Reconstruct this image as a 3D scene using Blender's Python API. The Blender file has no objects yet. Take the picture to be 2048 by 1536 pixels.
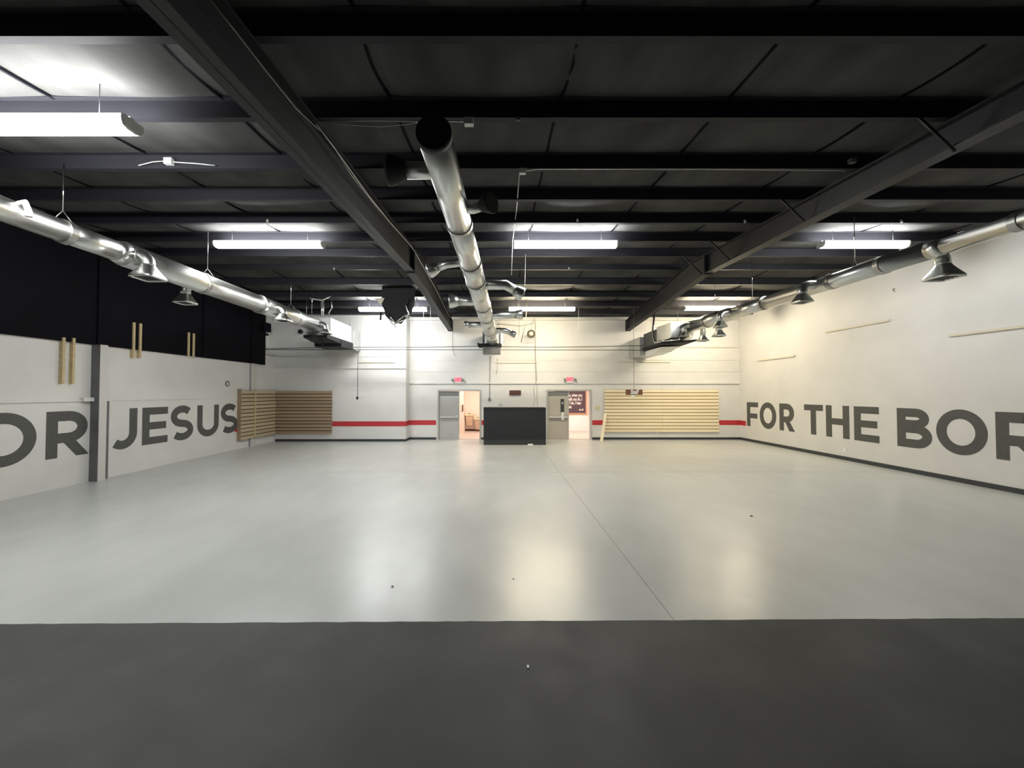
import bpy, bmesh, math, random
from mathutils import Vector, Matrix
random.seed(7)
C = bpy.context.scene.collection
scn = bpy.context.scene
R = math.radians
# ------------------------------------------------------------------ camera
EYE = 2.057; FPX = 769.0; CX = 996.0; PITCH = R(1.266)
cd = bpy.data.cameras.new('camera'); cam = bpy.data.objects.new('camera', cd); C.objects.link(cam)
cam.location = (0, 0, EYE); cam.rotation_euler = (R(90) + PITCH, 0, 0)
cd.sensor_width = 36; cd.lens = FPX / 2048 * 36; cd.shift_x = (1024 - CX) / 2048; cd.clip_end = 200
scn.camera = cam
# ------------------------------------------------------------------ world and view
w = bpy.data.worlds.new('world'); scn.world = w; w.use_nodes = True
w.node_tree.nodes['Background'].inputs[0].default_value = (0.5, 0.5, 0.52, 1)
w.node_tree.nodes['Background'].inputs[1].default_value = 0.02
scn.view_settings.view_transform = 'Standard'; scn.view_settings.look = 'None'
scn.view_settings.gamma = 1.0; scn.view_settings.exposure = 2.58
scn.view_settings.use_curve_mapping = False
COOL = (0.985, 1.0, 0.985); WARM = (1.0, 0.865, 0.62)
LAMP = 14.0                       # strength of the fluorescent lenses

def Q(x, y, X=None, Y=None, Z=None):
    """a measured point of the room: the ray through (x, y) met with one known plane"""
    u = (x - CX) / FPX; v = (768 - y) / FPX
    d = Vector((u, math.cos(PITCH) - v * math.sin(PITCH), math.sin(PITCH) + v * math.cos(PITCH)))
    if Y is not None: t = Y / d.y
    elif X is not None: t = X / d.x
    else: t = (Z - EYE) / d.z
    return Vector((0, 0, EYE)) + d * t

# ------------------------------------------------------------------ materials
def mat(name, col, rough=0.6, metal=0.0, spec=0.5, noise=None, bump=None, emit=None, rmix=None, coat=0):
    m = bpy.data.materials.new(name); m.use_nodes = True
    nt = m.node_tree; b = nt.nodes['Principled BSDF']
    b.inputs['Base Color'].default_value = (*col, 1); b.inputs['Roughness'].default_value = rough
    b.inputs['Metallic'].default_value = metal; b.inputs['Specular IOR Level'].default_value = spec
    b.inputs['Coat Weight'].default_value = coat
    tc = nt.nodes.new('ShaderNodeTexCoord')
    def nz(scale, detail=4, stretch=None):
        n = nt.nodes.new('ShaderNodeTexNoise'); n.inputs['Scale'].default_value = scale; n.inputs['Detail'].default_value = detail
        src = tc.outputs['Object']
        if stretch:
            mp = nt.nodes.new('ShaderNodeMapping'); mp.inputs['Scale'].default_value = stretch
            nt.links.new(src, mp.inputs[0]); src = mp.outputs[0]
        nt.links.new(src, n.inputs['Vector']); return n
    if noise:   # (scale, amount, stretch)
        n = nz(noise[0], 5, noise[2] if len(noise) > 2 else None)
        r = nt.nodes.new('ShaderNodeMapRange'); r.inputs['From Min'].default_value = 0.3; r.inputs['From Max'].default_value = 0.7
        r.inputs['To Min'].default_value = 1 - noise[1]; r.inputs['To Max'].default_value = 1 + noise[1]
        nt.links.new(n.outputs['Fac'], r.inputs['Value'])
        mx = nt.nodes.new('ShaderNodeVectorMath'); mx.operation = 'SCALE'; mx.inputs[0].default_value = col
        nt.links.new(r.outputs[0], mx.inputs['Scale']); nt.links.new(mx.outputs[0], b.inputs['Base Color'])
    if rmix:
        n = nz(rmix[0], 4); r = nt.nodes.new('ShaderNodeMapRange'); r.inputs['From Min'].default_value = 0.3; r.inputs['From Max'].default_value = 0.7
        r.inputs['To Min'].default_value = rmix[1]; r.inputs['To Max'].default_value = rmix[2]
        nt.links.new(n.outputs['Fac'], r.inputs['Value']); nt.links.new(r.outputs[0], b.inputs['Roughness'])
    if bump:    # (scale, strength, distance)
        n = nz(bump[0], 3); bp = nt.nodes.new('ShaderNodeBump'); bp.inputs['Strength'].default_value = bump[1]; bp.inputs['Distance'].default_value = bump[2]
        nt.links.new(n.outputs['Fac'], bp.inputs['Height']); nt.links.new(bp.outputs[0], b.inputs['Normal'])
    if emit:
        b.inputs['Emission Color'].default_value = (*emit[0], 1); b.inputs['Emission Strength'].default_value = emit[1]
    return m

M = dict(
    wall=mat('white_wall_paint', (0.72, 0.71, 0.685), 0.55, noise=(1.3, 0.04), bump=(60, 0.08, 0.004)),
    black=mat('black_wall_paint', (0.0035, 0.0035, 0.006), 0.75, spec=0.12, noise=(1.5, 0.2)),
    deck=mat('black_roof_blanket', (0.062, 0.062, 0.06), 0.8, spec=0.15, noise=(1.3, 0.32, (1.6, 0.6, 1)), bump=(4, 0.15, 0.03)),
    steel=mat('black_painted_steel', (0.016, 0.016, 0.021), 0.6, spec=0.3),
    beam=mat('charcoal_painted_steel', (0.022, 0.022, 0.0245), 0.5, spec=0.3, noise=(3, 0.1)),
    column=mat('grey_column_paint', (0.15, 0.15, 0.155), 0.5, noise=(3, 0.08)),
    trimwhite=mat('light_trim_paint', (0.62, 0.61, 0.58), 0.5),
    letter=mat('dark_grey_mural_paint', (0.085, 0.085, 0.08), 0.6, noise=(20, 0.12)),
    red=mat('red_stripe_paint', (0.52, 0.035, 0.045), 0.5),
    base=mat('charcoal_vinyl_base', (0.04, 0.045, 0.05), 0.5),
    duct=mat('galvanised_steel', (0.66, 0.67, 0.65), 0.3, 1.0, noise=(3, 0.04, (1, 0.2, 1)), rmix=(2.5, 0.285, 0.36)),
    seam=mat('dull_galvanised_band', (0.4, 0.4, 0.39), 0.4, 1.0),
    shiny=mat('bright_foil', (0.85, 0.85, 0.86), 0.15, 1.0),
    whitemetal=mat('white_enamel', (0.75, 0.76, 0.75), 0.35),
    unit=mat('pale_grey_cabinet', (0.45, 0.46, 0.45), 0.35, 0.3, noise=(4, 0.08)),
    dark=mat('black_matt', (0.012, 0.012, 0.013), 0.8),
    darkgrey=mat('dark_grey_metal', (0.07, 0.075, 0.075), 0.45, 0.3),
    door=mat('grey_door_paint', (0.46, 0.46, 0.44), 0.45, noise=(2, 0.04)),
    doordark=mat('mid_grey_metal', (0.2, 0.2, 0.195), 0.45),
    chrome=mat('satin_metal', (0.6, 0.6, 0.58), 0.3, 0.8),
    tan=mat('tan_wood_strip', (0.6, 0.47, 0.27), 0.6, noise=(8, 0.2, (1, 1, 5))),
    cream=mat('cream_strip', (0.68, 0.62, 0.5), 0.5),
    board=mat('charcoal_counter_cloth', (0.017, 0.019, 0.022), 0.75, noise=(6, 0.15)),
    kick=mat('charcoal_kick', (0.035, 0.037, 0.038), 0.6),
    brown=mat('brown_sign_wood', (0.2, 0.09, 0.04), 0.6, noise=(12, 0.25, (1, 1, 6))),
    navy=mat('plum_grey_sign', (0.075, 0.055, 0.075), 0.6),
    white=mat('white_ink', (0.85, 0.85, 0.84), 0.5),
    pink=mat('pinkish_wall_paint', (0.8, 0.68, 0.6), 0.6),
    hallfloor=mat('hall_floor', (0.6, 0.52, 0.47), 0.3, noise=(3, 0.05)),
    beige=mat('beige_enamel', (0.55, 0.42, 0.3), 0.4),
    darkwood=mat('dark_brown_base', (0.1, 0.04, 0.03), 0.5),
    cable=mat('black_cable', (0.02, 0.02, 0.02), 0.5),
    whitecable=mat('white_cable', (0.7, 0.7, 0.66), 0.5),
    greycable=mat('grey_conduit', (0.3, 0.29, 0.27), 0.45, 0.4),
    coil=mat('olive_cable', (0.12, 0.1, 0.05), 0.6),
    yellow=mat('cream_plate', (0.66, 0.58, 0.38), 0.5),
    exitred=mat('exit_lettering', (0.8, 0.02, 0.08), 0.5, emit=((1, 0.04, 0.09), 0.35)),
    exitface=mat('exit_face', (0.85, 0.55, 0.55), 0.5),
    cool=mat('lamp_cool', (0.9, 0.9, 0.9), 0.4, emit=(COOL, LAMP)),
    cooldim=mat('lamp_cool_weaker', (0.9, 0.9, 0.9), 0.4, emit=(COOL, LAMP * 0.82)),
    warm=mat('lamp_warm', (0.9, 0.9, 0.85), 0.4, emit=(WARM, LAMP * 1.1)),
    hall=mat('lamp_hall', (0.9, 0.9, 0.85), 0.4, emit=((1, 0.8, 0.68), 4.0)),
)
def woodmat(name, col, dark):
    m = mat(name, col, 0.6)
    nt = m.node_tree; b = nt.nodes['Principled BSDF']
    tc = nt.nodes.new('ShaderNodeTexCoord'); mp = nt.nodes.new('ShaderNodeMapping'); mp.inputs['Scale'].default_value = (0.25, 0.25, 30)
    n = nt.nodes.new('ShaderNodeTexNoise'); n.inputs['Scale'].default_value = 3; n.inputs['Detail'].default_value = 6
    n2 = nt.nodes.new('ShaderNodeTexNoise'); n2.inputs['Scale'].default_value = 0.9
    oi = nt.nodes.new('ShaderNodeObjectInfo')
    ad = nt.nodes.new('ShaderNodeMath'); ad.operation = 'MULTIPLY_ADD'; ad.inputs[1].default_value = 0.4
    ml = nt.nodes.new('ShaderNodeMath'); ml.operation = 'MULTIPLY'; ml.inputs[1].default_value = 0.4
    rp = nt.nodes.new('ShaderNodeMix'); rp.data_type = 'RGBA'
    rp.inputs[6].default_value = (*col, 1); rp.inputs[7].default_value = (*dark, 1)
    L = nt.links.new
    L(tc.outputs['Object'], mp.inputs[0]); L(mp.outputs[0], n.inputs['Vector']); L(tc.outputs['Object'], n2.inputs['Vector'])
    L(n.outputs['Fac'], ml.inputs[0]); L(oi.outputs['Random'], ad.inputs[0]); L(ml.outputs[0], ad.inputs[2])
    L(ad.outputs[0], rp.inputs[0]); L(rp.outputs[2], b.inputs['Base Color'])
    return m
M['slat'] = woodmat('pale_pine', (0.95, 0.86, 0.64), (0.84, 0.69, 0.44))
M['shadebrown'] = mat('brown_gap_shade', (0.1, 0.065, 0.035), 0.8)  # shade between the slats, put into a dark colour
M['shadetan'] = mat('tan_gap_shade', (0.42, 0.29, 0.13), 0.7)
M['slatdark'] = woodmat('brown_pine', (0.48, 0.355, 0.235), (0.22, 0.15, 0.095))

def floor_material():
    m = mat('polished_grey_concrete', (0.51, 0.525, 0.5), 0.3, spec=0.95)
    nt = m.node_tree; b = nt.nodes['Principled BSDF']; L = nt.links.new
    tc = nt.nodes.new('ShaderNodeTexCoord')
    def noise(s, d, st=(1, 1, 1)):
        mp = nt.nodes.new('ShaderNodeMapping'); mp.inputs['Scale'].default_value = st
        n = nt.nodes.new('ShaderNodeTexNoise'); n.inputs['Scale'].default_value = s; n.inputs['Detail'].default_value = d
        L(tc.outputs['Object'], mp.inputs[0]); L(mp.outputs[0], n.inputs['Vector']); return n
    def rng(src, a, b_, c, d):
        r = nt.nodes.new('ShaderNodeMapRange'); r.inputs['From Min'].default_value = a; r.inputs['From Max'].default_value = b_
        r.inputs['To Min'].default_value = c; r.inputs['To Max'].default_value = d; L(src, r.inputs['Value']); return r.outputs[0]
    big = rng(noise(0.35, 5).outputs['Fac'], 0.3, 0.7, 0.93, 1.07)
    mid = rng(noise(2.2, 6, (1, 0.5, 1)).outputs['Fac'], 0.3, 0.7, 0.95, 1.05)
    speck = rng(noise(22, 2).outputs['Fac'], 0.79, 0.82, 1.0, 0.5)
    mu = nt.nodes.new('ShaderNodeMath'); mu.operation = 'MULTIPLY'; L(big, mu.inputs[0]); L(mid, mu.inputs[1])
    mu2 = nt.nodes.new('ShaderNodeMath'); mu2.operation = 'MULTIPLY'; L(mu.outputs[0], mu2.inputs[0]); L(speck, mu2.inputs[1])
    sc = nt.nodes.new('ShaderNodeVectorMath'); sc.operation = 'SCALE'; sc.inputs[0].default_value = (0.51, 0.525, 0.5)
    L(mu2.outputs[0], sc.inputs['Scale']); L(sc.outputs[0], b.inputs['Base Color'])
    L(rng(noise(1.4, 5).outputs['Fac'], 0.3, 0.7, 0.28, 0.33), b.inputs['Roughness'])
    bp = nt.nodes.new('ShaderNodeBump'); bp.inputs['Strength'].default_value = 0.22; bp.inputs['Distance'].default_value = 0.01
    L(noise(6, 7).outputs['Fac'], bp.inputs['Height']); L(bp.outputs[0], b.inputs['Normal'])
    return m
M['floor'] = floor_material()
M['stage'] = mat('charcoal_stage_paint', (0.041, 0.042, 0.039), 0.62, noise=(1.6, 0.06), rmix=(3, 0.58, 0.68), bump=(90, 0.15, 0.003))

# ------------------------------------------------------------------ mesh helpers
class MB:
    def __init__(s): s.bm = bmesh.new(); s.smooth = False
    def quad(s, pts):
        return s.bm.faces.new([s.bm.verts.new(p) for p in pts])
    def box(s, a, b):
        x0, x1 = sorted((a[0], b[0])); y0, y1 = sorted((a[1], b[1])); z0, z1 = sorted((a[2], b[2]))
        v = [s.bm.verts.new((x, y, z)) for x in (x0, x1) for y in (y0, y1) for z in (z0, z1)]
        for f in ((0, 1, 3, 2), (4, 6, 7, 5), (0, 4, 5, 1), (2, 3, 7, 6), (0, 2, 6, 4), (1, 5, 7, 3)):
            s.bm.faces.new([v[i] for i in f])
        return s
    def hexa(s, v8):   # bottom four then top four, both in the same turning order
        v = [s.bm.verts.new(p) for p in v8]
        for f in ((3, 2, 1, 0), (4, 5, 6, 7), (0, 1, 5, 4), (1, 2, 6, 5), (2, 3, 7, 6), (3, 0, 4, 7)):
            s.bm.faces.new([v[i] for i in f])
        return s
    def loft(s, rings, cap0=True, cap1=True, smooth=True):
        vs = [[s.bm.verts.new(p) for p in r] for r in rings]; n = len(vs[0])
        for a, b in zip(vs, vs[1:]):
            for i in range(n):
                f = s.bm.faces.new((a[i], a[(i + 1) % n], b[(i + 1) % n], b[i])); f.smooth = smooth
        if cap0: s.bm.faces.new(list(reversed(vs[0])))
        if cap1: s.bm.faces.new(vs[-1])
        return s
    def tube(s, pts, r, n=12, caps=True, smooth=True):
        pts = [Vector(p) for p in pts]; rs = r if isinstance(r, (list, tuple)) else [r] * len(pts)
        t0 = (pts[1] - pts[0]).normalized()
        up = Vector((0, 0, 1)) if abs(t0.z) < 0.9 else Vector((0, 1, 0))
        side = t0.cross(up).normalized(); rings = []
        for i, p in enumerate(pts):
            if i == 0: t = t0
            elif i == len(pts) - 1: t = (pts[-1] - pts[-2]).normalized()
            else: t = ((pts[i + 1] - p).normalized() + (p - pts[i - 1]).normalized()).normalized()
            side = (side - t * side.dot(t)).normalized(); nrm = side.cross(t).normalized()
            rings.append([p + (side * math.cos(2 * math.pi * k / n) + nrm * math.sin(2 * math.pi * k / n)) * rs[i] for k in range(n)])
        return s.loft(rings, caps, caps, smooth)
    def build(s, name, m, parent=None, bevel=0):
        bmesh.ops.recalc_face_normals(s.bm, faces=s.bm.faces)
        me = bpy.data.meshes.new(name); s.bm.to_mesh(me); s.bm.free()
        me.materials.append(M[m] if isinstance(m, str) else m)
        o = bpy.data.objects.new(name, me); C.objects.link(o)
        if bevel:
            b = o.modifiers.new('bevel', 'BEVEL'); b.width = bevel; b.segments = 2; b.limit_method = 'ANGLE'
        if parent:
            o.parent = parent; o.matrix_parent_inverse = Matrix.Translation(parent.location).inverted()
        return o
def box(a, b): return MB().box(a, b)
def tube(p, r, n=12): return MB().tube(p, r, n)
def thing(name, label, cat, loc=(0, 0, 0), group=None):
    o = bpy.data.objects.new(name, None); C.objects.link(o); o.location = loc; o.empty_display_size = 0.1
    o['label'] = label; o['category'] = cat
    if group: o['group'] = group
    bpy.context.view_layer.update(); return o
def tag(o, label, cat, group=None):
    o['label'] = label; o['category'] = cat
    if group: o['group'] = group
    return o
def struct(name, mb, m, parent=None):
    o = mb.build(name, m, parent)
    if not parent: o['kind'] = 'structure'
    return o
def text_mesh(name, s, size, m, parent, origin, right, up, align='CENTER', weight=0.0, squeeze=1.0, depth=0.004, shear=0):
    cu = bpy.data.curves.new(name, 'FONT'); cu.body = s; cu.size = size; cu.align_x = align; cu.align_y = 'CENTER'
    cu.offset = weight; cu.extrude = depth / 2; cu.space_line = 1.0; cu.shear = shear
    t = bpy.data.objects.new('tmp', cu); C.objects.link(t)
    dg = bpy.context.evaluated_depsgraph_get(); me = bpy.data.meshes.new_from_object(t.evaluated_get(dg))
    bpy.data.objects.remove(t)
    right = Vector(right); up = Vector(up); nrm = right.cross(up)
    for v in me.vertices:
        c = v.co.copy(); v.co = Vector(origin) + right * c.x * squeeze + up * c.y + nrm * c.z
    me.materials.clear(); me.materials.append(M[m])
    o = bpy.data.objects.new(name, me); C.objects.link(o); o.parent = parent
    if parent: o.matrix_parent_inverse = Matrix.Translation(parent.location).inverted()
    return o

# ------------------------------------------------------------------ room sizes
XL, XR = -9.45, 10.57
YB, YBL = 16.85, 16.2             # back wall, and the part of it that stands forward on the left
XS = -3.88                        # where that step is
YF = -4.5
RIDGE = 10.9
def HP(y): return EYE + 3.66 - 0.083 * abs(y - RIDGE)     # underside of the purlins
def HD(y): return HP(y) + 0.2                              # roof deck

# floor and stage
struct('floor', box((XL - .3, YF, -0.2), (XR + .3, 21.5, 0)), 'floor')
STG = 0.45
zs = Vector((0, 0, STG))
e0 = Q(0, 1248, Z=STG); e1 = Q(2048, 1236, Z=STG)
sl = (e1.y - e0.y) / (e1.x - e0.x)
yl = e0.y + (XL + .02 - e0.x) * sl; yr = e0.y + (XR - .02 - e0.x) * sl
stage = thing('stage', 'low dark charcoal stage platform at the front of the hall', 'stage', (0, 0, 0))
MB().hexa([(XL + .02, YF + .02, 0.001), (XR - .02, YF + .02, 0.001), (XR - .02, yr - .03, 0.001), (XL + .02, yl - .03, 0.001),
           (XL + .02, YF + .02, STG - .02), (XR - .02, YF + .02, STG - .02), (XR - .02, yr - .03, STG - .02), (XL + .02, yl - .03, STG - .02)]).build('platform_base', 'dark', stage)
# stage top with a slightly chipped front edge
bm = MB(); n = 240; top = []; bot = []
for i in range(n + 1):
    x = XL + .02 + (XR - XL - .04) * i / n
    j = random.uniform(-.003, .003) - (0.012 if random.random() < .012 else 0)
    y = yl + (yr - yl) * i / n + j
    top.append((x, y))
vt = [bm.bm.verts.new((x, y, STG)) for x, y in top]; vb = [bm.bm.verts.new((x, y, STG - .02)) for x, y in top]
vt += [bm.bm.verts.new((XR - .02, YF + .02, STG)), bm.bm.verts.new((XL + .02, YF + .02, STG))]
vb += [bm.bm.verts.new((XR - .02, YF + .02, STG - .02)), bm.bm.verts.new((XL + .02, YF + .02, STG - .02))]
bm.bm.faces.new(vt); bm.bm.faces.new(list(reversed(vb)))
for i in range(len(vt)):
    k = (i + 1) % len(vt); bm.bm.faces.new((vt[i], vb[i], vb[k], vt[k]))
bm.build('stage_top', 'stage', stage)
p = Q(1056, 1334, Z=STG)
tag(box((p.x - .006, p.y - .012, STG + .001), (p.x + .006, p.y + .012, STG + .004)).build('paper_scrap', 'white'), 'tiny white scrap lying on the dark stage floor', 'scrap')
# floor joint and cross seam, sawn into the slab
struct('trim_1', box((1.587, 2.75, 0.0003), (1.593, 15.9, 0.001)), mat('joint_line', (0.16, 0.16, 0.14), 0.7))
ys = Q(1300, 944, Z=0).y
struct('trim_2', box((-4.5, ys - .006, 0.0003), (XR, ys + .006, 0.0009)), mat('seam_line', (0.25, 0.245, 0.22), 0.7))

# walls
def hroof(y): return HD(y) + .02
m = MB()
m.hexa([(XR, YF, 0), (XR + .2, YF, 0), (XR + .2, RIDGE, 0), (XR, RIDGE, 0), (XR, YF, hroof(YF)), (XR + .2, YF, hroof(YF)), (XR + .2, RIDGE, hroof(RIDGE)), (XR, RIDGE, hroof(RIDGE))])
m.hexa([(XR, RIDGE, 0), (XR + .2, RIDGE, 0), (XR + .2, YB + .2, 0), (XR, YB + .2, 0), (XR, RIDGE, hroof(RIDGE)), (XR + .2, RIDGE, hroof(RIDGE)), (XR + .2, YB + .2, hroof(YB)), (XR, YB + .2, hroof(YB))])
struct('wall_right', m, 'wall')
ZB = EYE + 1.115                   # bottom of the black upper wall
struct('wall_left', box((XL - .2, YF, 0), (XL, YBL + .3, ZB + .4)), 'wall')
m = MB(); XU = XL + .05; YU = Q(531, 700, X=XU).y
for a, b in ((YF, RIDGE), (RIDGE, YU)):
    m.hexa([(XU - .4, a, ZB), (XU, a, ZB), (XU, b, ZB), (XU - .4, b, ZB), (XU - .4, a, hroof(a)), (XU, a, hroof(a)), (XU, b, hroof(b)), (XU - .4, b, hroof(b))])
struct('wall_left_upper', m, 'black')
# black vertical laps of the upper wall sheets
m = MB()
for y in (5.6, 8.98, 12.2, 14.6):
    m.box((XU, y, ZB), (XU + .03, y + .05, hroof(min(y, 2 * RIDGE - y)) - .2))
struct('trim_3', m, 'black')
tp = Q(545, 640, X=XU).y
m = MB(); m.box((XU - .1, YU - .3, ZB + 1.35), (XU + .1, YU + .2, ZB + 1.7)); m.box((XU - .1, YU - .1, ZB + 1.2), (XU + .04, YU + .12, ZB + 1.28))
struct('trim_4', m, 'black')
struct('wall_left_end', box((XL - .4, YU, ZB + .38), (XL - .2, YBL + .3, hroof(YBL))), 'wall')
# wall at the back, forward section on the left
struct('wall_back_left', box((XL - .4, YBL, 0), (XS, YB + .2, HP(YBL) + .15)), 'wall')
D1 = (Q(877, 800, Y=YB).x, Q(960, 800, Y=YB).x); D2 = (Q(1095, 800, Y=YB).x, Q(1181, 800, Y=YB).x)
DH = 2.14
m = MB(); zt = HP(YB) + .15
for a, b in ((XS, D1[0]), (D1[1], D2[0]), (D2[1], XR)): m.box((a, YB, 0), (b, YB + .2, zt))
for a, b in (D1, D2): m.box((a, YB, DH), (b, YB + .2, zt))
struct('wall_back', m, 'wall')
struct('wall_front', box((XL, YF - .2, 0), (XR, YF, hroof(YF))), 'darkgrey')
# horizontal laps (ledges) in the painted metal walls
k = 5
def ledge(x0, x1, ypx, yw, h=.02, d=.02, mt='wall'):
    global k
    z = Q(900, ypx, Y=yw).z
    struct('trim_%d' % k, box((x0, yw - d, z - h / 2), (x1, yw, z + h / 2)), mt); k += 1
for yp, h, d in ((720, .02, .012), (743, .02, .012), (766, .07, .05)): ledge(XS, XR, yp, YB, h, d)
ledge(XL, XS, 736, YBL, .05, .04); ledge(XL, XS, 713, YBL, .02, .012)
# eave strut lit along the top of the back wall
m = MB(); m.box((XS, YB - .12, HP(YB) - .0), (XR, YB, HP(YB) + .12)); struct('trim_%d' % k, m, 'trimwhite'); k += 1
# left wall ledge
zl = EYE - .205
struct('trim_%d' % k, box((XL, YF, zl), (XL + .03, 9.0, zl + .05)), 'wall'); k += 1
struct('trim_%d' % k, box((XL, 9.45, zl), (XL + .02, 14.0, zl + .03)), 'wall'); k += 1
struct('trim_%d' % k, box((XL, 8.7, zl + .0), (XL + .09, 9.0, zl + .09)), 'wall'); k += 1
# red stripes
za, zb = .635, .845
def red(a, b):
    global k
    struct('trim_%d' % k, box(a, b), 'red'); k += 1
red((Q(663, 850, Y=YBL).x, YBL - .004, za), (XS + .004, YBL, zb)); red((XS, YBL, za), (XS + .004, YB, zb))
red((XS, YB - .004, za), (D1[0] - .1, YB, zb)); red((D1[1] + .07, YB - .004, za), (D2[0] - .1, YB, zb)); red((D2[1] + .07, YB - .004, za), (XR, YB, zb))
red((XR - .004, 16.42, za), (XR, YB, zb)); red((XL, 13.82, za), (XL + .004, 13.98, zb))
# base boards
struct('baseboard_right', box((XR - .015, YF, 0.001), (XR, YB - .015, .11)), 'base')
m = MB()
m.box((XS, YB - .015, 0.001), (D1[0] - .09, YB, .1)); m.box((D1[1] + .06, YB - .015, .001), (D2[0] - .09, YB, .1)); m.box((D2[1] + .06, YB - .015, .001), (XR - .015, YB, .1))
m.box((XS, YBL - .015, .001), (XS + .015, YB - .015, .1)); m.box((XL + .1, YBL - .015, .001), (XS, YBL, .1))
struct('baseboard_back', m, 'base')

# ------------------------------------------------------------------ roof
pur = [-3.4, -2.3, -1.2, -.1, 1.0, 2.1, 3.2, 4.29, 5.44, 6.5, 7.61, 8.77, 10.05, 11.27, 12.49, 13.71, 14.78, 15.85]
m = MB(); seams = [XL - .05 + i * 1.335 for i in range(16)]
NX = 8; yy = [YF] + pur + [YB + .1]; yy = sorted(set([y for y in yy if y >= YF]))
grid = []
def sag(x, y, a, b):
    u = ((x - 4.5) / 1.9) % 1.0; v = (y - a) / (b - a)
    return -.085 * (math.sin(math.pi * u) ** .35) * math.sin(math.pi * max(0, min(1, v))) ** .8 + .012 * math.sin(x * 3.1 + a * 5) * math.sin(math.pi * max(0, min(1, v)))
rows = []
for a, b in zip(yy, yy[1:]):
    for j in range(6): rows.append((a + (b - a) * j / 6, a, b))
rows.append((yy[-1], yy[-2], yy[-1]))
xs = [XL - .1 + (XR - XL + .2) * i / 240 for i in range(241)]
vg = [[m.bm.verts.new((x, y, HD(y) + .015 + sag(x, y, a, b))) for x in xs] for y, a, b in rows]
for r0, r1 in zip(vg, vg[1:]):
    for i in range(240):
        f = m.bm.faces.new((r0[i], r1[i], r1[i + 1], r0[i + 1])); f.smooth = True
m.box((XL - .4, YF, HD(YF) + .4 + .8), (XR + .3, YB + .4, HD(YF) + .45 + .8))
struct('ceiling', m, 'deck')
m = MB()   # lapped seams of the roof blanket, running front to back
for k_ in range(-7, 4):
    xs_ = 4.5 + 1.9 * k_
    if not XL < xs_ < XR: continue
    for a, b in zip(yy, yy[1:]):
        if b < 1.5: continue
        dx = random.uniform(-.05, .05); ts = [j / 6 for j in range(7)]
        rr_ = [(xs_ + dx * math.sin(math.pi * t), a + (b - a) * t) for t in ts]
        zs_ = [HD(y) + .008 + max(sag(x - .035, y, a, b), sag(x + .035, y, a, b)) - .012 for x, y in rr_]
        vv = [(m.bm.verts.new((x - .014, y, z)), m.bm.verts.new((x + .014, y, z)), m.bm.verts.new((x + .014, y, z + .03)), m.bm.verts.new((x - .014, y, z + .03))) for (x, y), z in zip(rr_, zs_)]
        for p0, p1 in zip(vv, vv[1:]):
            for i in range(4): m.bm.faces.new((p0[i], p0[(i + 1) % 4], p1[(i + 1) % 4], p1[i]))
struct('trim_%d' % k, m, 'black'); k += 1
ordn = ['first', 'second', 'third', 'fourth', 'fifth', 'sixth', 'seventh', 'eighth', 'ninth', 'tenth', 'eleventh', 'twelfth', 'thirteenth', 'fourteenth', 'fifteenth', 'sixteenth', 'seventeenth', 'eighteenth']
for i, y in enumerate(pur):
    if y > YBL - .2: yq = y
    z = HP(y); m = MB(); x0, x1 = XL + .06, XR - .01
    m.box((x0, y - .006, z), (x1, y + .006, z + .2)); m.box((x0, y + .006, z), (x1, y + .07, z + .008)); m.box((x0, y - .07, z + .192), (x1, y - .006, z + .2))
    m.box((x0, y + .062, z + .008), (x1, y + .07, z + .025))
    c = len(pur) - 1 - i
    tag(m.build('roof_purlin', 'steel'), 'long black steel roof purlin spanning the hall, %s out from the back wall' % ordn[c], 'purlin', 'roof purlins')

# ------------------------------------------------------------------ tapered roof beams
def roof_beam(xf, zbot, label, ysplice, braces, side):
    ys_ = [YF + .05, 2.0, ysplice, YB - .02]
    t = thing('roof_beam', label, 'beam', (xf(8), 8, 0), 'tapered steel roof beams')
    web = MB(); top = MB(); bt = MB()
    for a, b in zip(ys_, ys_[1:]):
        seg = [(a, b)] if not (a < RIDGE < b) else [(a, RIDGE), (RIDGE, b)]
        for a2, b2 in seg:
            A, B = (zbot(a2), HP(a2) - .005), (zbot(b2), HP(b2) - .005); w_ = .008
            for mb, hw, lo, hi in ((web, w_, (A[0], B[0]), (A[1], B[1])), (bt, .1, (A[0], B[0]), (A[0] + .02, B[0] + .02)), (top, .1, (A[1] - .02, B[1] - .02), (A[1], B[1]))):
                mb.hexa([(xf(a2) - hw, a2, lo[0]), (xf(a2) + hw, a2, lo[0]), (xf(b2) + hw, b2, lo[1]), (xf(b2) - hw, b2, lo[1]),
                         (xf(a2) - hw, a2, hi[0]), (xf(a2) + hw, a2, hi[0]), (xf(b2) + hw, b2, hi[1]), (xf(b2) - hw, b2, hi[1])])
    web.build('web', 'beam', t); top.build('top_flange', 'beam', t); bt.build('bottom_flange', 'beam', t)
    y = ysplice
    for dy in (0.0,):
        x = xf(y); box((x - .11, y - .03, zbot(y) - .03), (x + .11, y + .03, HP(y) - .02)).build('splice_plate', 'steel', t)
    x = xf(YB); box((x - .11, YB - .06, zbot(YB) - .01), (x + .11, YB - .005, HP(YB) - .03)).build('end_plate', 'darkgrey', t)
    for y in braces:
        for s in side:
            a = (xf(y) + s * .07, y, zbot(y) + .03); b = (xf(y) + s * (.07 + HP(y) - zbot(y)) * 1.0, y, HP(y) + .02)
            tube([a, b], .017, 6).build('flange_brace', 'beam', t)
    return t
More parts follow.
